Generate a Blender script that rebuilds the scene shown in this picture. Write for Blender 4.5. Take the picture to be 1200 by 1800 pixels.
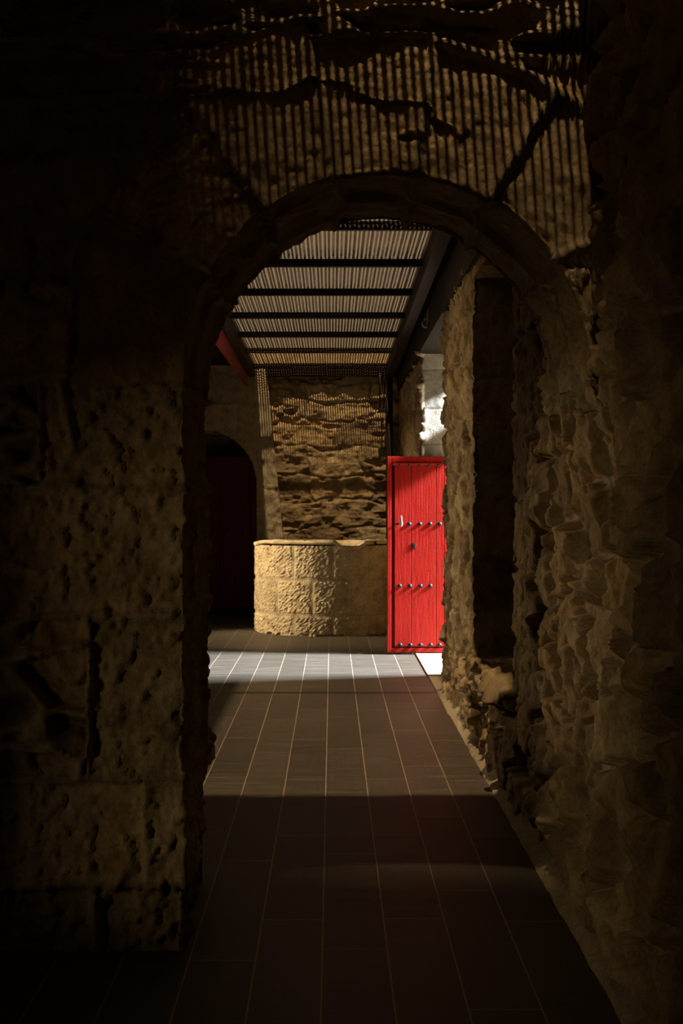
import bpy, bmesh, math, random
import numpy as np
from mathutils import Vector, Matrix

S = bpy.context.scene
for o in list(bpy.data.objects):
    bpy.data.objects.remove(o, do_unlink=True)
COL = S.collection

# ------------------------------------------------------------------ camera
cam_d = bpy.data.cameras.new('camera')
cam_d.sensor_fit = 'VERTICAL'; cam_d.sensor_height = 36.0; cam_d.sensor_width = 24.0
cam_d.lens = 50.0
cam_d.shift_x = 17/1800.0
cam_d.shift_y = -12/1800.0
cam_d.clip_start = 0.05; cam_d.clip_end = 200
cam = bpy.data.objects.new('camera', cam_d); COL.objects.link(cam)
EYE = 1.37
cam.location = (0, 0, EYE); cam.rotation_euler = (math.pi/2, 0, 0)
S.camera = cam

# ------------------------------------------------------------------ exposure, sky, lights
S.view_settings.view_transform = 'Standard'
S.view_settings.look = 'None'
S.view_settings.exposure = 0.0
S.view_settings.gamma = 1.0
S.view_settings.use_curve_mapping = False
S.cycles.use_denoising = True
S.cycles.max_bounces = 8
S.cycles.diffuse_bounces = 1
S.cycles.transparent_max_bounces = 12
S.cycles.sample_clamp_indirect = 1.5

W = bpy.data.worlds.new('sky'); S.world = W; W.use_nodes = True
wb = W.node_tree.nodes['Background']
wb.inputs['Color'].default_value = (1.0, 0.72, 0.43, 1); wb.inputs['Strength'].default_value = 0.36

def aim(o, p):
    d = Vector(p) - o.location
    o.rotation_euler = d.to_track_quat('-Z', 'Y').to_euler()

def area(name, loc, target, sx, sy, power, color, spread=180):
    l = bpy.data.lights.new(name, 'AREA'); l.shape = 'RECTANGLE'; l.size = sx; l.size_y = sy
    l.energy = power; l.color = color; l.spread = math.radians(spread)
    o = bpy.data.objects.new(name, l); COL.objects.link(o); o.location = loc; aim(o, target)
    return o

sd = bpy.data.lights.new('sun', 'SUN'); sd.energy = 9.5; sd.angle = math.radians(1.35); sd.color = (1.0, .73, .40)
sun = bpy.data.objects.new('sun', sd); COL.objects.link(sun)
SUN_DIR = Vector((.065, .45, -1.0))
sun.location = (-1, 2, 9); sun.rotation_euler = SUN_DIR.to_track_quat('-Z', 'Y').to_euler()

area('doorway_daylight', (8.6, 12.42, 6.6), (.6, 12.5, .9), 2.2, .9, 13500, (.84, .94, 1.0))
area('courtyard_daylight', (-5.0, 14.2, 3.2), (-.55, 15.4, .55), 1.2, 1.2, 88, (1.0, .77, .46), 70)
area('arcade_daylight', (-6.2, 11.6, 2.4), (.8, 9.3, 1.35), .6, 1.2, 25, (1.0, .76, .44), 60)
area('right_wall_fill', (-6.5, 13.6, 2.2), (.8, 4.6, 1.1), .5, .4, 18, (1.0, .70, .38), 50)  # added fill lamp for the near right wall, no known source
area('left_pier_fill', (-4.0, 1.4, 1.0), (-.6, 4.35, 1.0), .6, .4, 23, (1.0, .76, .40))  # added fill lamp for the left pier, no known source

# ------------------------------------------------------------------ noise in numpy
def _h(i, j, k, seed):
    with np.errstate(over='ignore'):
        n = (i.astype(np.int64)*73856093) ^ (j.astype(np.int64)*19349663) ^ (k.astype(np.int64)*83492791) ^ (seed*2654435761)
        n = (n ^ (n >> 13)) * 1274126177
        n = (n ^ (n >> 16)) * 2246822519
        n = n ^ (n >> 15)
    return (n & 0xFFFFF).astype(np.float64)/float(0xFFFFF)

def vnoise(P, seed=0):
    I = np.floor(P).astype(np.int64); f = P - I; u = f*f*f*(f*(f*6-15)+10)
    r = np.zeros(len(P))
    for a in (0, 1):
        wa = u[:, 0] if a else 1-u[:, 0]
        for b in (0, 1):
            wb_ = u[:, 1] if b else 1-u[:, 1]
            for c in (0, 1):
                wc = u[:, 2] if c else 1-u[:, 2]
                r += wa*wb_*wc*_h(I[:, 0]+a, I[:, 1]+b, I[:, 2]+c, seed)
    return r*2-1

def fbm(P, octv=4, seed=0, gain=.5):
    r = np.zeros(len(P)); a = 1.0; q = P.copy()
    for o in range(octv):
        r += a*vnoise(q, seed+o*17); q = q*2.03 + 5.3; a *= gain
    return r

def ridged(P, octv=3, seed=0):
    r = np.zeros(len(P)); a = 1.0; q = P.copy()
    for o in range(octv):
        r += a*(1-np.abs(vnoise(q, seed+o*13))*2); q = q*2.1+3.1; a *= .5
    return r

def voronoi(P, seed=0, jit=.85):
    I = np.floor(P).astype(np.int64)
    F1 = np.full(len(P), 9.0); F2 = np.full(len(P), 9.0); ID = np.zeros(len(P)); C = np.zeros_like(P)
    for a in (-1, 0, 1):
        for b in (-1, 0, 1):
            for c in (-1, 0, 1):
                i, j, k = I[:, 0]+a, I[:, 1]+b, I[:, 2]+c
                cp = np.stack([i+.5+jit*(_h(i, j, k, seed+1)-.5), j+.5+jit*(_h(i, j, k, seed+2)-.5), k+.5+jit*(_h(i, j, k, seed+3)-.5)], 1)
                d = np.sqrt(((P-cp)**2).sum(1))
                closer = d < F1
                F2 = np.where(closer, F1, np.minimum(F2, d))
                F1 = np.where(closer, d, F1)
                ID = np.where(closer, _h(i, j, k, seed+4), ID)
                C = np.where(closer[:, None], cp, C)
    return F1, F2, ID, P-C

def sstep(a, b, x):
    t = np.clip((x-a)/(b-a), 0, 1); return t*t*(3-2*t)

def rnd(ID, s):
    return np.modf(np.abs(np.sin(ID*(917.13+s*57.7))*43758.5453))[0]

# ------------------------------------------------------------------ object helpers
def tag(o, label=None, cat=None, group=None, kind=None):
    if label: o['label'] = label
    if cat: o['category'] = cat
    if group: o['group'] = group
    if kind: o['kind'] = kind
    return o

def link_mesh(name, me, mat=None, parent=None, loc=None):
    o = bpy.data.objects.new(name, me); COL.objects.link(o)
    if mat: me.materials.append(mat)
    if parent: o.parent = parent
    if loc: o.location = loc
    return o

def np_mesh(name, V, F, col=None, smooth=True):
    me = bpy.data.meshes.new(name)
    me.vertices.add(len(V)); me.vertices.foreach_set('co', np.ascontiguousarray(V, dtype=np.float32).ravel())
    n = len(F); me.loops.add(n*4); me.polygons.add(n)
    me.loops.foreach_set('vertex_index', np.ascontiguousarray(F, dtype=np.int32).ravel())
    me.polygons.foreach_set('loop_start', np.arange(0, n*4, 4, dtype=np.int32))
    try: me.polygons.foreach_set('loop_total', np.full(n, 4, dtype=np.int32))
    except Exception: pass
    if smooth: me.polygons.foreach_set('use_smooth', np.ones(n, dtype=bool))
    if col is not None:
        at = me.color_attributes.new('stone', 'FLOAT_COLOR', 'POINT')
        c4 = np.ones((len(V), 4), dtype=np.float32); c4[:, :3] = col
        at.data.foreach_set('color', c4.ravel())
    me.update(calc_edges=True); me.validate()
    return me

class Relief:
    """a surface of fine welded quads that is then pushed out along its normals"""
    def __init__(s): s.V = []; s.F = []; s.n = 0
    def grid(s, P):
        nu, nv = P.shape[0], P.shape[1]
        idx = np.arange(nu*nv).reshape(nu, nv) + s.n
        s.V.append(P.reshape(-1, 3)); s.n += nu*nv
        s.F.append(np.stack([idx[:-1, :-1], idx[1:, :-1], idx[1:, 1:], idx[:-1, 1:]], -1).reshape(-1, 4))
    def rect(s, o, U, V, step, stepv=None):
        o, U, V = (np.array(a, float) for a in (o, U, V))
        nu = max(1, int(round(np.linalg.norm(U)/step))); nv = max(1, int(round(np.linalg.norm(V)/(stepv or step))))
        a = np.linspace(0, 1, nu+1)[:, None, None]; b = np.linspace(0, 1, nv+1)[None, :, None]
        s.grid(o + a*U + b*V)
    def weld(s):
        V = np.concatenate(s.V); F = np.concatenate(s.F)
        key = np.round(V*2e4).astype(np.int64)
        key = key[:, 0]*1000003 + key[:, 1]*1000003**2 % (1 << 61) + key[:, 2]*7919
        _, first, inv = np.unique(key, return_index=True, return_inverse=True)
        V = V[first]; F = inv.reshape(-1)[F]
        ok = np.array([len(set(f)) for f in F[:0]]) if 0 else None
        good = (F[:, 0] != F[:, 2]) & (F[:, 1] != F[:, 3]) & (F[:, 0] != F[:, 1]) & (F[:, 2] != F[:, 3]) & (F[:, 1] != F[:, 2]) & (F[:, 0] != F[:, 3])
        F = F[good]
        a, b, c, d = (V[F[:, i]] for i in range(4))
        fn = np.cross(c-a, d-b)
        fn /= np.maximum(np.linalg.norm(fn, axis=1), 1e-12)[:, None]
        N = np.zeros_like(V)
        for i in range(4): np.add.at(N, F[:, i], fn)
        N /= np.maximum(np.linalg.norm(N, axis=1), 1e-9)[:, None]
        return V, F, N

def box_bm(bm, lo, hi):
    x0, y0, z0 = lo; x1, y1, z1 = hi
    v = [bm.verts.new(p) for p in ((x0,y0,z0),(x1,y0,z0),(x1,y1,z0),(x0,y1,z0),(x0,y0,z1),(x1,y0,z1),(x1,y1,z1),(x0,y1,z1))]
    for f in ((0,3,2,1),(4,5,6,7),(0,1,5,4),(1,2,6,5),(2,3,7,6),(3,0,4,7)):
        bm.faces.new([v[i] for i in f])
    return v

def boxes(name, lst, mat, parent=None, bevel=0.0, loc=None, seg=2):
    bm = bmesh.new()
    for lo, hi in lst: box_bm(bm, lo, hi)
    if bevel: bmesh.ops.bevel(bm, geom=list(bm.edges), offset=bevel, segments=seg, affect='EDGES', profile=.6)
    me = bpy.data.meshes.new(name); bm.to_mesh(me); bm.free()
    return link_mesh(name, me, mat, parent, loc)

def prism_y(name, x0, x1, y0, y1, z0f, z1f, mat, parent=None, bevel=.006, ny=1):
    """a timber along y whose lower and upper faces follow z0f(y), z1f(y)"""
    bm = bmesh.new(); rings = []
    for k in range(ny+1):
        y = y0+(y1-y0)*k/ny
        rings.append([bm.verts.new(p) for p in ((x0,y,z0f(y)),(x1,y,z0f(y)),(x1,y,z1f(y)),(x0,y,z1f(y)))])
    for a, b in zip(rings, rings[1:]):
        for i in range(4):
            bm.faces.new((a[i], a[(i+1) % 4], b[(i+1) % 4], b[i]))
    bm.faces.new(rings[0][::-1]); bm.faces.new(rings[-1])
    bmesh.ops.recalc_face_normals(bm, faces=bm.faces)
    if bevel and ny == 1: bmesh.ops.bevel(bm, geom=list(bm.edges), offset=bevel, segments=2, affect='EDGES', profile=.6)
    me = bpy.data.meshes.new(name); bm.to_mesh(me); bm.free()
    return link_mesh(name, me, mat, parent)

def tube_mesh(name, pts, r, seg=10, closed=False):
    bm = bmesh.new(); rings = []; n = len(pts); P = [Vector(p) for p in pts]
    for i in range(n):
        t = (P[(i+1) % n]-P[i-1]) if closed else (P[min(i+1, n-1)]-P[max(i-1, 0)])
        t.normalize(); a = t.orthogonal() if abs(t.x) > .95 else t.cross(Vector((1, 0, 0))); a.normalize(); b = t.cross(a)
        rings.append([bm.verts.new(P[i]+(a*math.cos(2*math.pi*k/seg)+b*math.sin(2*math.pi*k/seg))*r) for k in range(seg)])
    pairs = list(zip(rings, rings[1:])) + ([(rings[-1], rings[0])] if closed else [])
    for A, B in pairs:
        for k in range(seg): bm.faces.new((A[k], A[(k+1) % seg], B[(k+1) % seg], B[k]))
    if not closed: bm.faces.new(rings[0][::-1]); bm.faces.new(rings[-1])
    bmesh.ops.recalc_face_normals(bm, faces=bm.faces)
    for f in bm.faces: f.smooth = True
    me = bpy.data.meshes.new(name); bm.to_mesh(me); bm.free()
    return me

# ------------------------------------------------------------------ materials
class NT:
    def __init__(s, name):
        s.m = bpy.data.materials.new(name); s.m.use_nodes = True; s.t = s.m.node_tree
        s.b = s.t.nodes['Principled BSDF']; s.out = s.t.nodes['Material Output']
    def n(s, typ, **kw):
        nd = s.t.nodes.new(typ)
        for k, v in kw.items(): setattr(nd, k, v)
        return nd
    def l(s, a, b): s.t.links.new(a, b)
    def val(s, sock, v):
        if hasattr(v, 'links') or hasattr(v, 'is_output'): s.l(v, sock)
        else: sock.default_value = v
    def math(s, op, a, b=0.0, c=0.0):
        nd = s.n('ShaderNodeMath', operation=op)
        s.val(nd.inputs[0], a); s.val(nd.inputs[1], b); s.val(nd.inputs[2], c)
        return nd.outputs[0]
    def noise(s, vec, scale, detail=4, rough=.55):
        nd = s.n('ShaderNodeTexNoise'); nd.inputs['Scale'].default_value = scale
        nd.inputs['Detail'].default_value = detail; nd.inputs['Roughness'].default_value = rough
        s.l(vec, nd.inputs['Vector']); return nd.outputs['Fac']
    def coord(s): return s.n('ShaderNodeTexCoord').outputs['Object']
    def mapping(s, vec, scale):
        nd = s.n('ShaderNodeMapping'); nd.inputs['Scale'].default_value = scale; s.l(vec, nd.inputs['Vector']); return nd.outputs['Vector']
    def mix(s, fac, a, b, typ='MIX'):
        nd = s.n('ShaderNodeMix', data_type='RGBA', blend_type=typ)
        s.val(nd.inputs[0], fac); s.val(nd.inputs[6], a); s.val(nd.inputs[7], b); return nd.outputs[2]
    def ramp(s, fac, stops):
        nd = s.n('ShaderNodeValToRGB'); e = nd.color_ramp.elements
        while len(e) < len(stops): e.new(.5)
        for el, (p, c) in zip(e, stops): el.position = p; el.color = c if len(c) == 4 else (*c, 1)
        s.l(fac, nd.inputs[0]); return nd.outputs[0]
    def bump(s, h, dist, strength=1.0):
        nd = s.n('ShaderNodeBump'); nd.inputs['Distance'].default_value = dist; nd.inputs['Strength'].default_value = strength
        s.l(h, nd.inputs['Height']); s.l(nd.outputs[0], s.b.inputs['Normal'])

def mat_stone(name, bump=.006, spec=.15):
    k = NT(name); c = k.coord()
    at = k.n('ShaderNodeAttribute', attribute_name='stone')
    n1 = k.noise(c, 9, 6, .6); n2 = k.noise(c, 70, 5, .65)
    m1 = k.ramp(n1, [(.28, (.55, .50, .44)), (.5, (.95, .94, .92)), (.72, (1.2, 1.2, 1.2))])
    m2 = k.ramp(n2, [(.30, (.62, .60, .57)), (.55, (1.0, 1.0, 1.0)), (.75, (1.15, 1.15, 1.15))])
    col = k.mix(1.0, at.outputs['Color'], m1, 'MULTIPLY'); col = k.mix(.8, col, m2, 'MULTIPLY')
    k.l(col, k.b.inputs['Base Color'])
    k.b.inputs['Roughness'].default_value = .85
    k.b.inputs['Specular IOR Level'].default_value = spec
    hh = k.math('ADD', k.math('MULTIPLY', k.noise(c, 45, 8, .7), 1.0), k.math('MULTIPLY', n2, .5))
    k.bump(hh, bump)
    return k.m

def mat_plain(name, color, rough=.6, metal=0.0, spec=.3, nscale=20, namp=.3, bump=.0, stretch=(1, 1, 1)):
    k = NT(name); c = k.mapping(k.coord(), stretch)
    n = k.noise(c, nscale, 5, .6)
    lo = tuple(x*(1-namp) for x in color); hi = tuple(min(1, x*(1+namp)) for x in color)
    k.l(k.ramp(n, [(.3, lo), (.7, hi)]), k.b.inputs['Base Color'])
    k.b.inputs['Roughness'].default_value = rough; k.b.inputs['Metallic'].default_value = metal
    k.b.inputs['Specular IOR Level'].default_value = spec
    if bump: k.bump(n, bump)
    return k.m

M_STONE = mat_stone('sandstone')
M_WELL = mat_stone('well_sandstone', bump=.003)
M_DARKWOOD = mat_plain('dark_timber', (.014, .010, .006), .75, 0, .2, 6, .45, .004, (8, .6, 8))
M_BOARD = mat_plain('old_shutter_timber', (.03, .022, .015), .8, 0, .15, 6, .4, .003, (6, 6, .6))
M_IRON = mat_plain('dark_iron', (.035, .035, .045), .5, .5, .4, 60, .35, .001)
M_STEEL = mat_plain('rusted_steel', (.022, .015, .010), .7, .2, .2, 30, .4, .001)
M_GALV = mat_plain('galvanised_metal', (.62, .60, .55), .35, .9, .5, 40, .15)
M_PLASTER = mat_plain('lime_mortar', (.36, .29, .20), .9, 0, .1, 35, .3, .004)

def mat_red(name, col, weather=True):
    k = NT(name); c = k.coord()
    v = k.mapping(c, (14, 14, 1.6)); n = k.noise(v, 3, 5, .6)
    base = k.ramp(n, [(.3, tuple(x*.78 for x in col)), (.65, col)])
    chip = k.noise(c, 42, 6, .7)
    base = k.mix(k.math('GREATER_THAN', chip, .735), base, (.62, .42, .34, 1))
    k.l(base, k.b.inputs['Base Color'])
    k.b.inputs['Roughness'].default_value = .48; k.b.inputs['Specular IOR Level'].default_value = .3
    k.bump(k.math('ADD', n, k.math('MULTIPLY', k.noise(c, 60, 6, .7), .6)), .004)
    return k.m
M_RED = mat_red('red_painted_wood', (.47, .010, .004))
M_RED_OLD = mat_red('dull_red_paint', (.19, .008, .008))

def mat_floor():
    k = NT('slate_tiles'); c = k.coord()
    sp = k.n('ShaderNodeSeparateXYZ'); k.l(c, sp.inputs[0])
    x = k.math('DIVIDE', k.math('ADD', sp.outputs[0], 20.029), .2)
    col = k.math('FLOOR', x); fx = k.math('FRACT', x)
    dx = k.math('MINIMUM', fx, k.math('SUBTRACT', 1.0, fx))               # 0 at the long joints
    wob = k.math('MULTIPLY', k.math('SUBTRACT', k.noise(c, 14, 2), .5), .012)
    g1 = k.math('LESS_THAN', k.math('ADD', dx, wob), .0135)
    wn = k.n('ShaderNodeTexWhiteNoise', noise_dimensions='1D'); k.l(col, wn.inputs['W'])
    y = k.math('DIVIDE', k.math('ADD', sp.outputs[1], k.math('MULTIPLY', wn.outputs['Value'], 1.2)), 1.2)
    fy = k.math('FRACT', y); dy = k.math('MINIMUM', fy, k.math('SUBTRACT', 1.0, fy))
    g2 = k.math('MULTIPLY', k.math('LESS_THAN', dy, .0045), .45)
    grout = k.math('MAXIMUM', g1, g2)
    tid = k.n('ShaderNodeTexWhiteNoise', noise_dimensions='2D')
    cmb = k.n('ShaderNodeCombineXYZ'); k.l(col, cmb.inputs[0]); k.l(k.math('FLOOR', y), cmb.inputs[1]); k.l(cmb.outputs[0], tid.inputs['Vector'])
    streak = k.noise(k.mapping(c, (1.2, 11, 1)), 2.2, 6, .65)
    fine = k.noise(c, 55, 5, .7)
    base = k.ramp(streak, [(.3, (.054, .044, .034)), (.55, (.087, .071, .055)), (.75, (.135, .112, .088))])
    base = k.mix(.55, base, k.ramp(fine, [(.3, (.6, .6, .6)), (.7, (1.3, 1.3, 1.3))]), 'MULTIPLY')
    base = k.mix(.5, base, k.ramp(tid.outputs['Value'], [(0, (.7, .7, .7)), (1, (1.25, 1.25, 1.25))]), 'MULTIPLY')
    base = k.mix(grout, base, (.34, .27, .19, 1))
    k.l(base, k.b.inputs['Base Color'])
    k.l(k.ramp(streak, [(.3, (.42,)*3), (.7, (.62,)*3)]), k.b.inputs['Roughness'])
    k.b.inputs['Specular IOR Level'].default_value = .24
    h = k.math('SUBTRACT', k.math('ADD', k.math('MULTIPLY', streak, .35), k.math('MULTIPLY', fine, .25)), k.math('MULTIPLY', grout, .6))
    k.bump(h, .004)
    return k.m
M_FLOOR = mat_floor()

HPX, HPY = .029, .0150                                                    # pitch of the perforations
def mat_roof(name, fade_holes=False):
    k = NT(name); c = k.coord()
    sp = k.n('ShaderNodeSeparateXYZ'); k.l(c, sp.inputs[0])
    fx = k.math('SUBTRACT', k.math('FRACT', k.math('DIVIDE', k.math('ADD', sp.outputs[0], 20.0), HPX)), .5)
    colm = k.math('MODULO', k.math('FLOOR', k.math('DIVIDE', k.math('ADD', sp.outputs[0], 20.0), HPX)), 2.0)
    fy = k.math('SUBTRACT', k.math('FRACT', k.math('ADD', k.math('DIVIDE', k.math('ADD', sp.outputs[1], 20.0), HPY), k.math('MULTIPLY', colm, .5))), .5)
    dx = k.math('MULTIPLY', fx, HPX/.0070); dy = k.math('MULTIPLY', fy, HPY/.0046)
    d2 = k.math('ADD', k.math('MULTIPLY', dx, dx), k.math('MULTIPLY', dy, dy))
    lim = 1.0
    if fade_holes:                                                          # holes shrink away from the wall, shaped to fade the sun dots
        def ramp01(v, a, b):
            nd = k.n('ShaderNodeMapRange', interpolation_type='SMOOTHSTEP'); k.l(v, nd.inputs[0])
            nd.inputs[1].default_value = a; nd.inputs[2].default_value = b; return nd.outputs[0]
        q = k.math('MULTIPLY', ramp01(sp.outputs[0], -.62, .25), ramp01(sp.outputs[1], 3.45, 4.15))
        lim = k.math('MULTIPLY', q, k.math('ADD', .14, k.math('MULTIPLY', k.noise(c, 4, 3), .42)))
    hole = k.math('LESS_THAN', d2, lim)
    n = k.noise(k.mapping(c, (1.5, 5, 1)), 3, 5, .6)
    colr = k.ramp(n, [(.3, (.13, .085, .05)), (.7, (.28, .20, .12))])
    k.l(colr, k.b.inputs['Base Color']); k.b.inputs['Roughness'].default_value = .45; k.b.inputs['Metallic'].default_value = .4
    tl = k.n('ShaderNodeBsdfTranslucent'); k.l(colr, tl.inputs['Color'])
    tr = k.n('ShaderNodeBsdfTransparent')
    m1 = k.n('ShaderNodeMixShader'); m1.inputs[0].default_value = .05; k.l(k.b.outputs[0], m1.inputs[1]); k.l(tl.outputs[0], m1.inputs[2])
    m2 = k.n('ShaderNodeMixShader'); k.l(hole, m2.inputs[0]); k.l(m1.outputs[0], m2.inputs[1]); k.l(tr.outputs[0], m2.inputs[2])
    k.l(m2.outputs[0], k.out.inputs['Surface'])
    return k.m
M_ROOF = mat_roof('perforated_corrugated_sheet')
M_ROOF_FADE = mat_roof('fading_hole_sheet', True)

# ------------------------------------------------------------------ stone patterns
TONES = np.array([[.46, .34, .20], [.40, .285, .155], [.50, .385, .235], [.36, .26, .15], [.44, .31, .165], [.30, .21, .125]])
MORTAR = np.array([.40, .325, .225])

def tone(ID):
    return TONES[(rnd(ID, 5)*len(TONES)).astype(int) % len(TONES)]*(.82+.36*rnd(ID, 9))[:, None]

def rubble(P, size, seed, depth=.05, rough=1.0):
    """height and colour of a random-rubble wall, stones about SIZE metres"""
    q = P/np.array(size)
    wv = np.stack([fbm(P*5.0, 3, seed+60), fbm(P*5.0+9, 3, seed+70), fbm(P*5.0+17, 3, seed+80)], 1)
    q = q + wv*.11
    F1, F2, ID, D = voronoi(q, seed, .9)
    e = F2-F1
    body = sstep(.02, .17, e)
    tilt = (D[:, 0]*(rnd(ID, 1)-.5)+D[:, 1]*(rnd(ID, 2)-.5)*1.6+D[:, 2]*(rnd(ID, 3)-.5)*1.6)
    h = body*depth*(.45+.85*rnd(ID, 4)) + body*tilt*depth*1.1
    h += body*ridged(P*7.0, 3, seed+5)*.006*rough + fbm(P*22.0, 4, seed+6)*.006*rough
    g1, g2, gid, gd = voronoi(P*np.array([6.5, 6.5, 9.])+wv*.3, seed+20, .95)   # chipped facets
    h += body*(gd[:, 0]*(rnd(gid, 1)-.5)+gd[:, 1]*(rnd(gid, 2)-.5)+gd[:, 2]*(rnd(gid, 3)-.35))*.05*rough
    h -= sstep(.35, .8, fbm(P*9.0, 3, seed+8))*.02*rough
    m = 1-sstep(.02, .10, e)
    col = tone(ID)*(1-m[:, None]) + MORTAR*m[:, None]
    return h, col

def blocks(u, v, courses, width, seed, joint=.012):
    """coursed ashlar: distance to the nearest joint and a per-block random id"""
    courses = np.array(courses)
    c = np.clip(np.searchsorted(courses, v)-1, 0, len(courses)-2)
    dv = np.minimum(v-courses[c], courses[c+1]-v)
    w = width*(.8+.4*_h(c, c*0+3, c*0, seed))
    off = _h(c, c*0+7, c*0, seed)*w*3
    k = np.floor((u+off)/w); f = (u+off)/w-k
    du = np.minimum(f, 1-f)*w
    return np.minimum(dv, du), _h(c, k.astype(np.int64), c*0, seed+2)

# ------------------------------------------------------------------ roof line
def roof_z(y): return 3.31-.0152*y

# ================================================================== the setting
# floor
fl = boxes('floor', [((-2.6, -2.0, -.06), (1.5, 18.9, 0.0))], M_FLOOR)
tag(fl, 'dark slate floor of long narrow tiles with pale joints', 'floor', kind='structure')
gr = boxes('ground', [((-16, -8, -.12), (-2.6, 30, -.06)), ((1.5, -8, -.12), (16, 30, -.06))], mat_plain('courtyard_earth', (.20, .16, .11), .9))
tag(gr, 'sandy courtyard ground outside the stone walls', 'ground', kind='structure')

# --- right wall -----------------------------------------------------------------
XR = .825
def build_right_wall():
    R = Relief(); st = .0115; XO = 1.42
    def wall(y0, y1, zs, step=st, x=XR):
        for a, b in zip(zs, zs[1:]): R.rect((x, y0, a), (0, 0, b-a), (0, y1-y0, 0), step)
    Z = [-.02, .47, 2.70, 2.80]
    R.rect((XR, -1.6, -.02), (0, 0, 3.4), (0, 3.8, 0), .04)
    wall(2.2, 6.51, Z); R.rect((XR, 2.2, 2.80), (0, 0, .58), (0, 3.0, 0), st)
    wall(6.51, 8.37, [-.02, .47]); wall(6.51, 8.37, [2.70, 2.80])
    wall(8.37, 10.40, Z)
    # window recess: sill, head and the two sides
    dx = XO-XR
    R.rect((XR, 6.51, .47), (dx, 0, .02), (0, 1.86, 0), st)
    R.rect((XR, 6.51, 2.70), (0, 1.86, 0), (dx, 0, 0), st)
    R.rect((XR, 6.51, .47), (0, 0, 2.23), (dx, 0, 0), st)
    R.rect((XR, 8.37, .47), (dx, 0, 0), (0, 0, 2.23), st)
    # doorway: splayed near jamb, square far jamb
    for a, b in zip(Z, Z[1:]):
        R.rect((XR, 10.40, a), (0, 0, b-a), (dx, 1.15, 0), st)
        R.rect((XR, 13.15, a), (dx, 0, 0), (0, 0, b-a), st)
    R.rect((XR, 13.15, -.02), (0, 0, .49), (0, 4.5, 0), st, .022)
    R.rect((XR, 13.15, .47), (0, 0, 2.23), (0, 4.5, 0), st, .022)
    R.rect((XR, 13.15, 2.70), (0, 0, .10), (0, 4.5, 0), st, .022)
    # top of the wall under the timber plate
    R.rect((XR, 5.2, 2.80), (dx, 0, 0), (0, 1.31, 0), .03, st)
    R.rect((XR, 6.51, 2.80), (dx, 0, 0), (0, 1.86, 0), .03, st)
    R.rect((XR, 8.37, 2.80), (dx, 0, 0), (0, 2.03, 0), .03, st)
    # the lintel over the outer side of the doorway
    R.rect((XO, 11.55, 2.00), (0, 0, .33), (0, 1.60, 0), .03)           # gap added above it to let lamp light onto the far jamb
    R.rect((XO, 11.55, 2.62), (0, 0, .18), (0, 1.60, 0), .03)
    V, F, N = R.weld()
    h, col = rubble(V*np.array([1, 1, 1.0]), (.34, .36, .21), 3, .052, 1.15)
    y, z, x = V[:, 1], V[:, 2], V[:, 0]
    # dressed jambs of the openings
    d, bid = blocks(y*0+x*.9, z, [-.3, .13, .50, .86, 1.20, 1.58, 1.93, 2.26, 2.62, 3.2], 2.2, 21)
    hj = sstep(0, .012, d)*.004 + fbm(V*14, 4, 31)*.0018 + .018
    cj = np.where((d < .006)[:, None], MORTAR, np.array([.72, .66, .57])*(.9+.2*bid)[:, None])
    wj = sstep(13.12, 13.145, y)*sstep(XR+.002, XR+.03, x)
    wj = np.maximum(wj, sstep(.02, .08, x-XR)*sstep(10.35, 10.5, y)*(y < 12))
    h = h*(1-wj)+hj*wj; col = col*(1-wj[:, None])+cj*wj[:, None]
    # calmer squared blocks between the arch and the window, and round the doorway
    d2, bid2 = blocks(y+fbm(V*4, 2, 12)*.02, z+fbm(V*4, 2, 11)*.02, [-.3, .12, .42, .75, 1.08, 1.40, 1.77, 2.12, 2.50, 2.85, 3.5], .62, 44)
    hb = sstep(0, .03, d2)*.022 + ridged(V*11, 4, 41)*.007 + fbm(V*30, 4, 42)*.006 - sstep(.2,.7,fbm(V*17, 3, 43))*.014
    wb2 = sstep(5.7, 6.0, y)*(1-sstep(8.38, 8.7, y))*sstep(.45, .55, z)*.92
    wb2 = np.maximum(wb2, sstep(8.3, 8.6, y)*.30*(y < 12))
    h = h*(1-wb2)+hb*wb2; col = col*(1-wb2[:, None])+(tone(bid2)*sstep(0, .02, d2)[:, None]+MORTAR*(1-sstep(0, .02, d2))[:, None])*wb2[:, None]
    # weathered holes in the stones between the window and the doorway
    p1, p2, pid, pd = voronoi(V*np.array([13., 13., 9.])+fbm(V*9, 2, 61)[:, None]*.25, 62, .9)
    wp = sstep(8.3, 8.6, y)*(y < 17)*(x < XR+.02)
    h -= wp*(1-sstep(.14, .34, p1))*(pid > .5)*.032
    # worn, sagging sill
    ws = (z > .44)*(z < .52)*(x > XR-.01)*(y > 6.4)*(y < 8.45)
    h = h + ws*(.05*(1-sstep(6.5, 8.0, y)))
    h = np.where((z < .0), np.minimum(h, .03), h)
    h = np.where((y > 13.2)*(x < XR+.01), h*.55, h)
    h = np.where((x > XR+.04)*(y < 9), .03+(h-.03)*.5, h)
    h = np.where((x > XR+.5), np.minimum(h, .01), h)
    P = V + N*(h-.030)[:, None]
    o = link_mesh('wall_right', np_mesh('wall_right', P, F, col), M_STONE)
    tag(o, 'rough rubble stone wall with deep window recess and doorway along the passage', 'wall', kind='structure')
build_right_wall()

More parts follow.
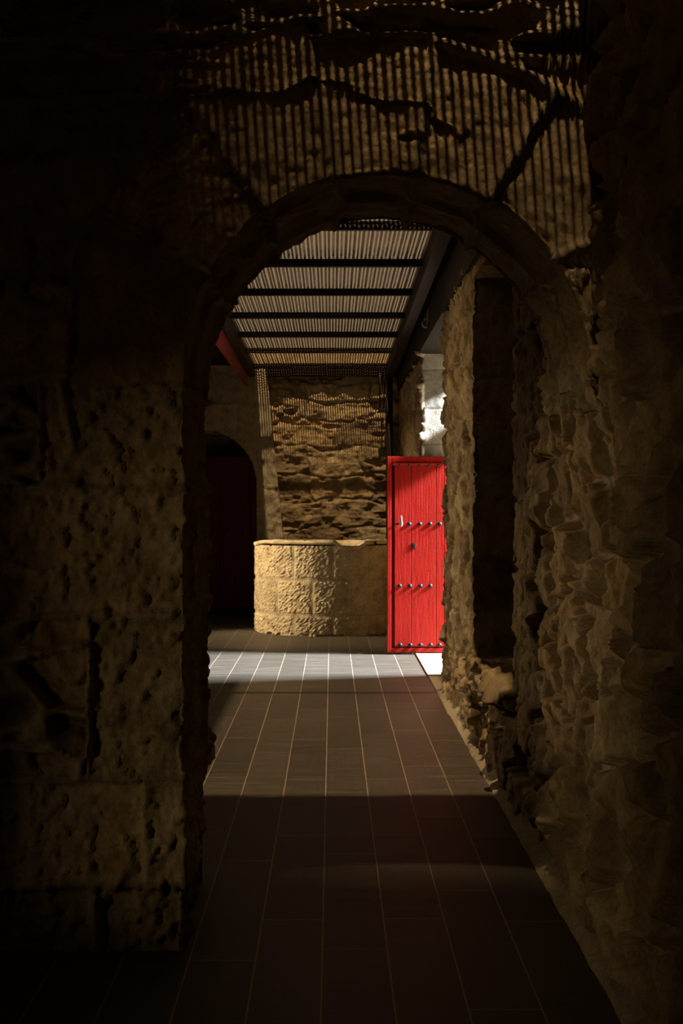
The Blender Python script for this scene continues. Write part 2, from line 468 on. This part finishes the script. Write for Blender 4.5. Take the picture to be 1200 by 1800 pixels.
# --- walls with a round arch -------------------------------------------------------
def arch_wall(name, label, cx, zc, R, xl, xr_f, ztop, y0, y1, step, pattern, edge_fn=None, ret=None, stepd=.014, back=True):
    nj = int(round((zc+.03)/step)); na = int(round(math.pi*R/step))
    C = []; O = []
    for i in range(nj):
        z = -.03+(zc+.03)*i/nj
        C.append((cx-R, z)); O.append((xl, z))
    for i in range(na+1):
        a = math.pi*(1-i/na); dx, dz = math.cos(a), math.sin(a)
        xr = xr_f(zc)
        ts = []
        if dx < -1e-6: ts.append((xl-cx)/dx)
        if dx > 1e-6: ts.append((xr-cx)/dx)
        if dz > 1e-6: ts.append((ztop-zc)/dz)
        t = min(ts)
        C.append((cx+R*dx, zc+R*dz)); ox, oz = cx+t*dx, zc+t*dz
        if dx > 0: ox = min(ox, cx+(xr_f(oz)-cx)) if abs(ox-xr) < 1e-6 else min(ox, xr_f(oz))
        O.append((ox, oz))
    for i in range(1, nj+1):
        z = zc-(zc+.03)*i/nj
        C.append((cx+R, z)); O.append((xr_f(z), z))
    C = np.array(C); O = np.array(O); ns = len(C)
    L = np.linalg.norm(O-C, axis=1).max(); nt = int(L/step)
    t = np.linspace(0, 1, nt+1)[None, :, None]
    A = C[:, None, :]*(1-t)+O[:, None, :]*t
    rel = Relief()
    front = np.zeros((ns, nt+1, 3)); front[..., 0] = A[..., 0]; front[..., 1] = y0; front[..., 2] = A[..., 1]
    rel.grid(front[:, ::-1])                                             # faces -y
    nd = int((y1-y0)/stepd)
    yy = np.linspace(y0, y1, nd+1)
    sof = np.zeros((ns, nd+1, 3)); sof[..., 0] = C[:, None, 0]; sof[..., 2] = C[:, None, 1]; sof[..., 1] = yy[None, :]
    rel.grid(sof)
    if back:
        tb = np.linspace(0, 1, max(2, nt//3)+1)[None, :, None]; B = C[:, None, :]*(1-tb)+O[:, None, :]*tb
        bk = np.zeros((ns, B.shape[1], 3)); bk[..., 0] = B[..., 0]; bk[..., 1] = y1; bk[..., 2] = B[..., 1]
        rel.grid(bk)
    if ret:
        k0 = nj+na//2
        rr = np.zeros((ns-k0, 9, 3)); rr[..., 0] = O[k0:, None, 0]; rr[..., 2] = O[k0:, None, 1]; rr[..., 1] = np.linspace(y0, ret, 9)[None, :]
        rel.grid(rr[:, ::-1])
    V, F, N = rel.weld()
    h, col = pattern(V, N)
    P = V+N*h[:, None]
    if edge_fn is not None: P = edge_fn(P, V)
    o = link_mesh(name, np_mesh(name, P, F, col), M_STONE)
    return tag(o, label, 'wall', kind='structure')

AX, AZ, AR = .168, 1.78, .618
VJ = np.radians([-95, -62, -36.5, -13.5, 9.0, 31.0, 58.0, 95.0])         # voussoir joints, from the crown

def near_pattern(V, N):
    x, y, z = V[:, 0], V[:, 1], V[:, 2]
    wx = x+fbm(V*3.2, 3, 101)*.016; wz = z+fbm(V*3.2+7, 3, 102)*.016
    ang = np.arctan2(wx-AX, wz-AZ); r = np.hypot(wx-AX, wz-AZ)
    # ring of voussoirs
    k = np.clip(np.searchsorted(VJ, ang)-1, 0, len(VJ)-2)
    da = np.minimum(ang-VJ[k], VJ[k+1]-ang)*r
    ringw = AR+.36+.12*_h(k, k*0, k*0, 77)+.02*vnoise(V*6, 5)
    dr = ringw-r
    in_ring = (dr > 0) & (z > AZ-.25) & (np.abs(ang) < np.radians(93))
    d_ring = np.minimum(da, np.where(y > 4.36, 9, dr)); id_ring = _h(k, k*0+1, k*0, 78)
    # soffit courses run in the depth too
    dsof = np.minimum(np.mod(y+.31*_h(k, k*0+4, k*0, 79), .44), .44-np.mod(y+.31*_h(k, k*0+4, k*0, 79), .44))
    d_ring = np.where(y > 4.36, np.minimum(d_ring, dsof), d_ring)
    # coursed blocks of the left pier and the wall above
    courses = np.array([-.4, .20, .53, 1.036, 1.42, 1.745, 2.03, 2.22, 2.43, 2.61, 2.74, 2.90, 3.06, 3.25, 3.6])
    c = np.clip(np.searchsorted(courses, wz)-1, 0, len(courses)-2)
    dv = np.minimum(wz-courses[c], courses[c+1]-wz)
    vj = {0: -.72, 1: -.55, 2: -.745, 3: -1.30, 4: -.905, 5: -.80}
    du = np.full(len(V), 9.0); side = np.zeros(len(V))
    for cc, xj in vj.items():
        m = c == cc; du[m] = np.abs(wx[m]-xj); side[m] = (wx[m] > xj)
    up = c >= 6
    w = .42+.3*_h(c, c*0+3, c*0, 55); off = _h(c, c*0+9, c*0, 56)
    kk = np.floor(wx/w+off); fr = wx/w+off-kk
    du = np.where(up, np.minimum(fr, 1-fr)*w, du); side = np.where(up, kk, side)
    dsof2 = np.minimum(np.mod(y+.2*_h(c, c*0, c*0+5, 57), .5), .5-np.mod(y+.2*_h(c, c*0, c*0+5, 57), .5))
    d_blk = np.minimum(dv, du); d_blk = np.where(y > 4.36, np.minimum(dv, dsof2), d_blk)
    id_blk = _h(c, side.astype(np.int64), c*0, 58)
    d = np.where(in_ring, d_ring, np.minimum(d_blk, np.where((z > AZ-.25) & (y < 4.36), np.abs(dr), 9)))
    ID = np.where(in_ring, id_ring, id_blk)
    body = sstep(.003, .024, d)
    pit = sstep(.05, .55, fbm(V*24, 4, 110))
    h = body*(.012+.014*rnd(ID, 1)) + fbm(V*5, 4, 111)*.010 + fbm(V*34, 4, 112)*.0045 - pit*.015*(rnd(ID, 6) > .35)
    tool = np.sin((x*.8+z*.6)*95+fbm(V*6, 2, 113)*5)*vnoise(V*18, 7)
    h += tool*.004*(rnd(ID, 7) > .4)*body
    h += body*ridged(V*9, 3, 117)*.006
    h += body*((wx-AX)*(rnd(ID, 2)-.5)*.05+(wz-1.5)*(rnd(ID, 3)-.5)*.02)*.6
    m = 1-sstep(.003, .012, d)
    col = tone(ID)*(1-m[:, None])+MORTAR*.75*m[:, None]
    # small rubble set in mortar, low on the left pier and high on the wall
    hr, cr = rubble(V+np.array([0, 0, .1]), (.42, .4, .17), 131, .04, .9)
    wr = ((c == 2) & (wx < -.745)) | ((c == 4) & (wx < -.905)) | ((c == 5) & (wx < -.80))
    wr = (wr | ((z > 2.80) & ~in_ring)) & (y < 4.36)
    h = np.where(wr, hr-.012, h); col = np.where(wr[:, None], cr, col)
    # cracks over the crown
    ck = np.abs(fbm(V*np.array([1.1, 1, 3.2]), 4, 140)); h -= np.where((z > 2.5) & (y < 4.36), (1-sstep(.0, .035, ck))*.02, 0)
    return h-.012, col

def near_edge(P, V):
    # the far arris of the left jamb bellies out and is undercut near the floor
    x, y, z = V[:, 0], V[:, 1], V[:, 2]
    lj = (np.abs(x-(AX-AR)) < .004)*sstep(4.5, 5.2, y)*(z < AZ)
    P[:, 0] += lj*(.012*np.sin(z*7.0)+.018*np.exp(-((z-.62)/.13)**2)-.045*(1-sstep(.36, .46, z)))
    # the opposite jamb dies into the rubble of the side wall
    rj = (x > AX+AR-.003)*(z < AZ)
    P[:, 0] += rj*.11*(1-sstep(1.50, 1.78, z))
    return P

arch_wall('wall_front', 'dark ashlar stone wall pierced by the round arch', AX, AZ, AR, -2.2, lambda z: .99, 3.42, 4.35, 5.20, .0095, near_pattern, near_edge)

# --- far pilaster with the small arch ------------------------------------------------
def far_pattern(V, N):
    d, ID = blocks(V[:, 0]+fbm(V*3, 2, 201)*.02, V[:, 2]+fbm(V*3, 2, 202)*.03, [-.3, .38, .92, 1.60, 1.93, 2.25, 2.6, 3.3], .7, 203)
    body = sstep(0, .02, d)
    h = body*.018+fbm(V*8, 4, 204)*.016+ridged(V*12, 3, 205)*.006
    m = 1-sstep(0, .012, d)
    return h, np.array([.42, .34, .235])*(.85+.3*ID)[:, None]*(1-m[:, None])+MORTAR*.7*m[:, None]
arch_wall('wall_back', 'far stone pier with a small dark arch beside the well', -1.54, 1.63, .62, -2.5,
          lambda z: -.555-.105*(max(.5, min(z, 3.2))-.8), 3.10, 17.20, 18.02, .02, far_pattern, None, 17.5, .03, True)

def back_pattern(V, N):
    q = V.copy()
    wz = V[:, 2]+fbm(V*2.2, 3, 211)*.07
    d, ID = blocks(V[:, 0]+fbm(V*2.5, 3, 212)*.08, wz, [-.4, .30, .72, 1.10, 1.42, 1.73, 2.08, 2.42, 2.66, 2.88, 3.3], .75, 213)
    body = sstep(0, .03, d)
    strat = ridged(V*np.array([3, 3, 16]), 4, 214)
    h = body*(.012+.016*rnd(ID, 2))+strat*.007+fbm(V*7, 4, 215)*.02+fbm(V*30, 3, 219)*.004
    h -= sstep(.35, .9, fbm(V*np.array([4, 4, 9]), 3, 216))*.03
    h -= (V[:, 2] > 2.35)*sstep(.1, .6, fbm(V*np.array([3.5, 3, 5]), 3, 217))*.05
    m = 1-sstep(0, .015, d)
    col = tone(ID)*(1-m[:, None])+MORTAR*.6*m[:, None]
    return h-.02, col
RB = Relief(); RB.rect((-.9, 17.45, -.02), (1.75, 0, 0), (0, 0, 3.12), .011)
Vb, Fb, Nb = RB.weld(); hb, cb = back_pattern(Vb, Nb)
o = link_mesh('wall_north', np_mesh('wall_north', Vb+Nb*hb[:, None], Fb, cb), M_STONE)
tag(o, 'weathered sandstone end wall rising behind the round well', 'wall', kind='structure')

# --- plain outer walls: the left side with its openings, the near end ------------------
M_OUTER = mat_plain('outer_stone', (.38, .29, .18), .9, 0, .1, 7, .3, .02)
def wall_y(name, label, x0, x1, y0, y1, z1, holes):
    lst = []; y = y0
    for (a, b, c, d) in sorted(holes):
        lst += [((x0, y, -.06), (x1, a, z1)), ((x0, a, -.06), (x1, b, c)), ((x0, a, d), (x1, b, z1))]; y = b
    lst.append(((x0, y, -.06), (x1, y1, z1)))
    return tag(boxes(name, lst, M_OUTER), label, 'wall', kind='structure')
wall_y('wall_left', 'long stone side wall of the passage with courtyard openings, two of them added for fill lamps', -2.3, -2.2, -1.9, 18.9, 3.30,
       [(13.7, 15.2, .7, 2.5), (9.7, 10.9, .75, 2.6), (8.0, 8.95, 1.2, 1.94), (2.2, 3.0, .55, 1.35)])  # last two openings are added to let the fill lamps in
tag(boxes('wall_south', [((-2.5, -1.9, -.06), (1.5, -1.6, 3.4))], M_OUTER), 'plain stone end wall behind the viewer', 'wall', kind='structure')
tag(boxes('wall_east', [((-2.5, 18.6, -.06), (1.5, 18.9, 3.4))], M_OUTER), 'plain stone wall closing the far end of the building', 'wall', kind='structure')

tag(boxes('lamp_blocker', [((1.44, 4.6, 3.0), (1.70, 18.9, 6.5))], M_OUTER), 'unseen wall added outside to keep lamp light off the roof', 'wall', kind='structure')  # added out of view: stops the doorway lamp shining through the roof
tag(boxes('sun_blocker', [((-2.6, 9.3, 4.45), (1.44, 13.7, 4.65))], M_OUTER), 'stone walkway added unseen over the corrugated roof to keep sun off the well', 'blocker', kind='structure')  # added out of view: shades the well front and the floor before it
tag(boxes('wall_outer', [((1.45, -1.9, -.06), (1.62, 11.45, 2.9))], M_OUTER), 'outer stone face of the passage wall before the doorway', 'wall', kind='structure')
tag(boxes('wall_outer', [((1.45, 13.35, -.06), (1.62, 18.9, 2.9))], M_OUTER), 'outer stone face of the passage wall beyond the doorway', 'wall', kind='structure')
tag(boxes('blocker_fin', [((-3.35, 11.0, -.12), (-2.29, 11.32, 3.4))], M_OUTER), 'stone buttress added unseen in the courtyard to block stray lamp light', 'blocker_fin', kind='structure')  # added out of view: cuts lamp rays heading for the neighbouring opening
tag(boxes('sky_blocker', [((-9.6, -8, -.12), (-9.2, 30, 6.5))], M_OUTER), 'tall unseen wall added across the courtyard to block low sky light', 'wall', kind='structure')  # added out of view: hides the horizon sky from the side openings

# --- roof: perforated corrugated sheets -------------------------------------------------
def corrugated(name, label, x0, x1, y0, y1, mat, pitch=.062, amp=.012):
    nx = int((x1-x0)/(pitch/12)); ny = max(2, int((y1-y0)/.25))
    X, Y = np.meshgrid(np.linspace(x0, x1, nx+1), np.linspace(y0, y1, ny+1), indexing='ij')
    Z = roof_z(Y)+amp*np.sin(X/pitch*2*np.pi)
    r = Relief(); r.grid(np.stack([X, Y, Z], -1)[::-1]); V, F, N = r.weld()
    o = link_mesh(name, np_mesh(name, V, F), mat)
    return tag(o, label, 'roof', kind='structure')
corrugated('ceiling', 'perforated corrugated metal roof glowing over the passage', -.95, .68, 5.16, 17.55, M_ROOF)
corrugated('ceiling.001', 'perforated corrugated metal roof over the near chamber', -.80, .74, 2.6, 4.40, M_ROOF_FADE)
def slab(name, label, lst, mat=M_DARKWOOD):
    bm = bmesh.new()
    for (x0, x1, y0, y1) in lst:
        vs = box_bm(bm, (x0, y0, 0), (x1, y1, .05))
        for v in vs: v.co.z += roof_z(v.co.y)+.014
    me = bpy.data.meshes.new(name); bm.to_mesh(me); bm.free()
    return tag(link_mesh(name, me, mat), label, 'roof', kind='structure')
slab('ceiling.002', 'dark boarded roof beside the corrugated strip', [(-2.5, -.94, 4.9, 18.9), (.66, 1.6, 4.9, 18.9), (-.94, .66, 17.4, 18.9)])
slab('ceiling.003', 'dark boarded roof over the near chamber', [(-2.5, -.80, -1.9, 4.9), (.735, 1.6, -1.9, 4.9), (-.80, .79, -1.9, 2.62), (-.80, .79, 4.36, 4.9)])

# side beams and the plate on the wall
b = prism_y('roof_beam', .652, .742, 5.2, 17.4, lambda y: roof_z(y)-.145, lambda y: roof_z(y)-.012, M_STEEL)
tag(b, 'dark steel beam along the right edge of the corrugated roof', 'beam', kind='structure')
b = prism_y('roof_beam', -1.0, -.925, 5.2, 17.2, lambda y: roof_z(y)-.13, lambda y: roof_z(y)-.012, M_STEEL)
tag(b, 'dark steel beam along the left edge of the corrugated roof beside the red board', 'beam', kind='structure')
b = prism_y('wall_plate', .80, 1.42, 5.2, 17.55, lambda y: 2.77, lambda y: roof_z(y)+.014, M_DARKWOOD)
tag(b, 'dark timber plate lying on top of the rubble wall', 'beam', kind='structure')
b = boxes('cross_beam', [((-1.0, 17.33, 2.945), (.80, 17.41, 3.05))], M_STEEL, bevel=.006)
tag(b, 'dark cross beam at the far end of the corrugated roof', 'beam', kind='structure')

# base fillet and threshold
def fillet(name, label, y0, y1):
    n = int((y1-y0)/.04); r = Relief(); ys = np.linspace(y0, y1, n+1)
    prof = [(.90, .075), (.83, .055), (.795, .022), (.772, .010), (.764, -.01)]
    G = np.zeros((len(prof), n+1, 3))
    for i, (x, z) in enumerate(prof):
        q = np.stack([ys*0+i, ys, ys*0], 1)
        G[i, :, 0] = x+fbm(q*5, 3, 300)*.006; G[i, :, 1] = ys; G[i, :, 2] = z+fbm(q*6, 3, 301)*.006*(i < 4)
    r.grid(G[::-1]); V, F, N = r.weld()
    return tag(link_mesh(name, np_mesh(name, V, F), M_PLASTER), label, 'trim', kind='structure')
fillet('trim_1', 'pale mortar fillet along the foot of the rubble wall', 2.2, 10.45)
tag(boxes('trim_2', [((.768, 10.42, -.03), (1.45, 13.3, .012))], M_PLASTER, bevel=.004), 'pale stone threshold slab in the doorway under the red door', 'threshold', kind='structure')

# shutter closing the window recess
w = boxes('window_1', [((1.33, 6.3+k*.275, .30), (1.37, 6.3+k*.275+.27, 2.80)) for k in range(9)], M_BOARD, bevel=.004)
tag(w, 'dark boarded shutter at the back of the deep window recess', 'window', kind='structure')

# ================================================================== the red door
def stud_mesh():
    bm = bmesh.new(); prof = [(0, -.014), (.006, -.0135), (.011, -.011), (.0145, -.007), (.016, -.002), (.016, .004)]
    seg = 16; rings = []
    for i, (r, y) in enumerate(prof):
        rings.append([bm.verts.new((r*math.cos(2*math.pi*k/seg), y, r*math.sin(2*math.pi*k/seg))) for k in range(seg)] if r else [bm.verts.new((0, y, 0))])
    for A, B in zip(rings, rings[1:]):
        for k in range(seg):
            if len(A) == 1: bm.faces.new((A[0], B[(k+1) % seg], B[k]))
            else: bm.faces.new((A[k], A[(k+1) % seg], B[(k+1) % seg], B[k]))
    bmesh.ops.recalc_face_normals(bm, faces=bm.faces)
    for f in bm.faces: f.smooth = True
    me = bpy.data.meshes.new('stud'); bm.to_mesh(me); bm.free(); me.materials.append(M_IRON)
    return me
STUD = stud_mesh()

def make_door():
    t = bpy.data.objects.new('door_1', None); COL.objects.link(t); t.location = (.507, 13.03, .018)
    tag(t, 'bright red studded plank door standing open beside the stone well', 'door', kind='structure')
    Wd, Hd = .56, 1.80
    boxes('back_board', [((0, .045, 0), (Wd, .085, Hd))], M_RED, t, .004)
    # stiles and rails standing proud round the planks
    boxes('stile', [((0, .012, 0), (.040, .046, Hd))], M_RED, t, .006)
    boxes('stile', [((.522, .012, 0), (Wd, .046, Hd))], M_RED, t, .006)
    boxes('top_rail', [((.040, .012, Hd-.055), (.522, .046, Hd))], M_RED, t, .006)
    boxes('bottom_rail', [((.040, .012, 0), (.522, .046, .045))], M_RED, t, .006)
    boxes('top_moulding', [((.046, -.004, Hd-.083), (.520, .046, Hd-.056))], M_RED, t, .009, seg=3)
    for a, c in ((.068, .2175), (.2205, .4475), (.4505, .518)):
        boxes('plank', [((a, .010, .055), (c, .046, Hd-.085))], M_RED, t, .003)
    rows = [(1.724, (.113, .200, .298, .388, .470)), (1.180, (.204, .300, .394, .482)),
            (.612, (.116, .210, .306, .396)), (.070, (.120, .213, .307, .399, .480))]
    for z, xs in rows:
        for x in xs:
            s = bpy.data.objects.new('stud', STUD); COL.objects.link(s); s.parent = t; s.location = (x, .010, z); s.scale = (1.22, 1.1, 1.22)
    # lock plate with its key hole
    e = boxes('lock_plate', [((.228, .002, .955), (.264, .012, 1.005))], M_IRON, t, .005)
    boxes('keyhole', [((.241, -.001, .968), (.251, .004, .990))], M_BOARD, e, .002)
    # pointed latch handle: arm, leaf-shaped thumb piece
    h = link_mesh('latch_arm', tube_mesh('latch_arm', [(.085, .012, 1.178), (.085, -.018, 1.178), (.100, -.030, 1.180), (.126, -.032, 1.184)], .008, 10), M_IRON, t)
    bm = bmesh.new()
    prof = [(1.150, .003), (1.165, .012), (1.185, .014), (1.205, .010), (1.232, .006), (1.258, .0015)]
    rings = [[bm.verts.new((.128+r*1.0*math.cos(a), -.034+r*.55*math.sin(a), z)) for a in [2*math.pi*k/12 for k in range(12)]] for z, r in prof]
    for A, B in zip(rings, rings[1:]):
        for k in range(12): bm.faces.new((A[k], A[(k+1) % 12], B[(k+1) % 12], B[k]))
    bm.faces.new(rings[0][::-1]); bm.faces.new(rings[-1])
    for f in bm.faces: f.smooth = True
    me = bpy.data.meshes.new('thumb_piece'); bm.to_mesh(me); bm.free()
    link_mesh('thumb_piece', me, M_GALV, h)['label'] = 'bright pointed metal thumb piece'
    for z in (.35, 1.45):
        boxes('hinge_strap', [((.30, .085, z), (.62, .093, z+.045))], M_IRON, t, .003)
make_door()

def make_far_door():
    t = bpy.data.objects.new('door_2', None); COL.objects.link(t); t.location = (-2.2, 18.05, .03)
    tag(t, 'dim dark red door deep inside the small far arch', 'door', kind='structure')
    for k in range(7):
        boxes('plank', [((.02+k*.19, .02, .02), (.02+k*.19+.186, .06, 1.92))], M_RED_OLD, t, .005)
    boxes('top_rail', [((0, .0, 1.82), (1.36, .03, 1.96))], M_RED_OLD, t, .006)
    for k in range(6):
        s = bpy.data.objects.new('stud', STUD); COL.objects.link(s); s.parent = t; s.location = (.115+k*.19, .02, 1.02)
    boxes('sill_board', [((0, -.06, -.03), (1.36, .02, .035))], M_STEEL, t, .006)
make_far_door()

# ================================================================== the well
WX, WY, WR, WT = -.045, 15.62, .795, .972
def make_well():
    t = bpy.data.objects.new('stone_well', None); COL.objects.link(t); t.location = (WX, WY, 0)
    tag(t, 'round well of pale tooled sandstone blocks with a smooth rim on the slate floor', 'well')
    na, nz = 720, 150
    a = np.linspace(0, 2*np.pi, na+1); z = np.linspace(-.01, .945, nz+1)
    A, Zg = np.meshgrid(a, z, indexing='ij')
    G = np.stack([WR*np.sin(A), -WR*np.cos(A), Zg], -1)
    r = Relief(); r.grid(G); V, F, N = r.weld()
    an = np.degrees(np.arctan2(V[:, 0], -V[:, 1])); zz = V[:, 2]
    cs = np.array([-.3, .215, .588, 1.2]); offs = np.array([3.5, -11.5, 3.5])
    c = np.clip(np.searchsorted(cs, zz)-1, 0, 2)
    dv = np.minimum(np.where(c > 0, zz-cs[c], 9), np.where(c < 2, cs[c+1]-zz, 9)); dv = np.minimum(dv, np.where(c == 2, .975-zz, 9))
    kf = (an-offs[c])/30.0; k = np.floor(kf); f = kf-k
    du = np.minimum(f, 1-f)*30*np.pi/180*WR
    d = np.minimum(dv, du); ID = _h(c, np.mod(k, 12).astype(np.int64), c*0, 401)
    margin = sstep(.018, .030, d)                                       # drafted margin round a raised, tooled face
    u = np.radians(an)*WR
    q = np.stack([u*.8+zz*.6, (zz*.8-u*.6)*2.6, u*0+ID*40], 1)
    tool = fbm(q*36, 3, 402)
    h = margin*(.006+tool*.0085)+fbm(V*5, 3, 403)*.006+fbm(V*40, 3, 404)*.0015
    h -= (1-sstep(.0, .004, d))*.004
    h -= (1-sstep(.0, .03, zz))*sstep(.1, .5, fbm(V*14, 3, 405))*.03     # broken foot
    tones = np.array([.50, .40, .255])*(.88+.24*ID)[:, None]
    m = (1-sstep(.0, .012, d))[:, None]
    col = tones*(1-m)+np.array([.43, .345, .225])*m
    link_mesh('drum', np_mesh('drum', V+N*h[:, None], F, col), M_WELL, t)
    # coping: a smooth rounded ring, worn into a dip on the far side, and the shaft inside
    prof = [(WR-.01, .925), (WR+.012, .930), (WR+.018, .940), (WR+.018, .955), (WR+.010, .967), (WR-.006, .972), (WR-.03, .973), (WR-.10, .974), (WR-.17, .972), (WR-.19, .962), (WR-.195, .93), (WR-.195, .0)]
    na = 240; a = np.linspace(0, 2*np.pi, na+1)
    G = np.zeros((na+1, len(prof), 3))
    for j, (rr, z0) in enumerate(prof):
        deg = np.degrees(np.arctan2(np.sin(a), -np.cos(a)))             # 0 towards the viewer, from -180 to 180
        far = sstep(100, 125, np.abs(deg))
        xf = np.sin(a)*rr
        dip = sstep(.06, .16, xf)*(1-sstep(.30, .42, xf))
        up = far*(.030-.060*dip)*(z0 > .9)
        G[:, j, 0] = rr*np.sin(a); G[:, j, 1] = -rr*np.cos(a); G[:, j, 2] = z0+up
    r = Relief(); r.grid(G); V, F, N = r.weld()
    h = fbm(V*8, 3, 410)*.004
    col = np.tile(np.array([.60, .49, .33]), (len(V), 1))*(1+.12*fbm(V*6, 3, 411))[:, None]
    link_mesh('coping', np_mesh('coping', V+N*h[:, None], F, col), M_WELL, t)['label'] = 'smooth worn rim stone'
    boxes('iron_staple', [((.487, -.672, .955), (.517, -.652, .992))], M_IRON, t, .004)
make_well()

# ================================================================== roof fittings
def purlin_mesh():
    bm = bmesh.new()
    box_bm(bm, (-.80, -.028, -.055), (.80, .028, 0)); 
    bmesh.ops.bevel(bm, geom=list(bm.edges), offset=.005, segments=2, affect='EDGES')
    me = bpy.data.meshes.new('roof_batten'); bm.to_mesh(me); bm.free(); me.materials.append(M_STEEL)
    return me
PUR = purlin_mesh()
ordinal = ['nearest the end wall', 'second from the end wall', 'third from the end wall', 'fourth from the end wall', 'fifth from the end wall', 'sixth from the end wall', 'seventh from the end wall']
for k in range(7):
    y = 16.82 if k == 0 else 16.6-1.27*k
    p = bpy.data.objects.new('roof_batten', PUR); COL.objects.link(p); p.location = (-.135, y, roof_z(y)-.013)
    tag(p, 'dark batten across the underside of the corrugated roof, '+ordinal[k], 'batten', 'battens under the corrugated roof')

fb = boxes('fascia_board', [((-1.035, 5.25, 2.80), (-1.003, 17.1, 2.972))], M_RED_OLD, bevel=.004)
tag(fb, 'dark red painted board hanging under the left edge of the roof', 'board')

hk = bpy.data.objects.new('ring_hook', None); COL.objects.link(hk); hk.location = (.80, 11.75, 2.88)
tag(hk, 'small pale iron ring on a plate high on the wall above the red door', 'hook')
boxes('plate', [((-.012, -.05, .0), (.004, .05, .11))], M_GALV, hk, .003)
link_mesh('ring', tube_mesh('ring', [(-.03+.022*math.sin(a), 0+.05*math.cos(a), -.01+.036*math.cos(a)) for a in [2*math.pi*k/24 for k in range(24)]], .007, 8, True), M_GALV, hk)
link_mesh('staple', tube_mesh('staple', [(.004, 0, .03), (-.03, 0, .032), (-.034, 0, .022)], .006, 8), M_GALV, hk)

dp = bpy.data.objects.new('downpipe', None); COL.objects.link(dp); dp.location = (.692, 17.12, 0)
tag(dp, 'dark metal post in the corner where the end wall meets the rubble wall', 'pipe')
link_mesh('pipe', tube_mesh('pipe', [(0, 0, 0), (0, 0, 1.5), (0, 0, 3.03)], .040, 16), M_STEEL, dp)
for z in (.6, 1.7, 2.7):
    link_mesh('clamp', tube_mesh('clamp', [(0, 0, z), (0, 0, z+.03)], .047, 16), M_IRON, dp)

cd = bpy.data.objects.new('conduit', None); COL.objects.link(cd); cd.location = (.58, 17.22, 2.95)
tag(cd, 'thin dark conduit with a small fitting hanging from the far cross beam', 'conduit')
link_mesh('rod', tube_mesh('rod', [(0, 0, .02), (0, 0, -.42)], .010, 8), M_IRON, cd)
link_mesh('rod', tube_mesh('rod', [(.05, 0, .02), (.05, 0, -.42)], .010, 8), M_IRON, cd)
boxes('fitting', [((-.035, -.03, -.46), (.085, .03, -.41))], M_IRON, cd, .006)
link_mesh('bolt', tube_mesh('bolt', [(-.03, -.03, -.445), (-.03, -.05, -.445)], .012, 10), M_GALV, cd)
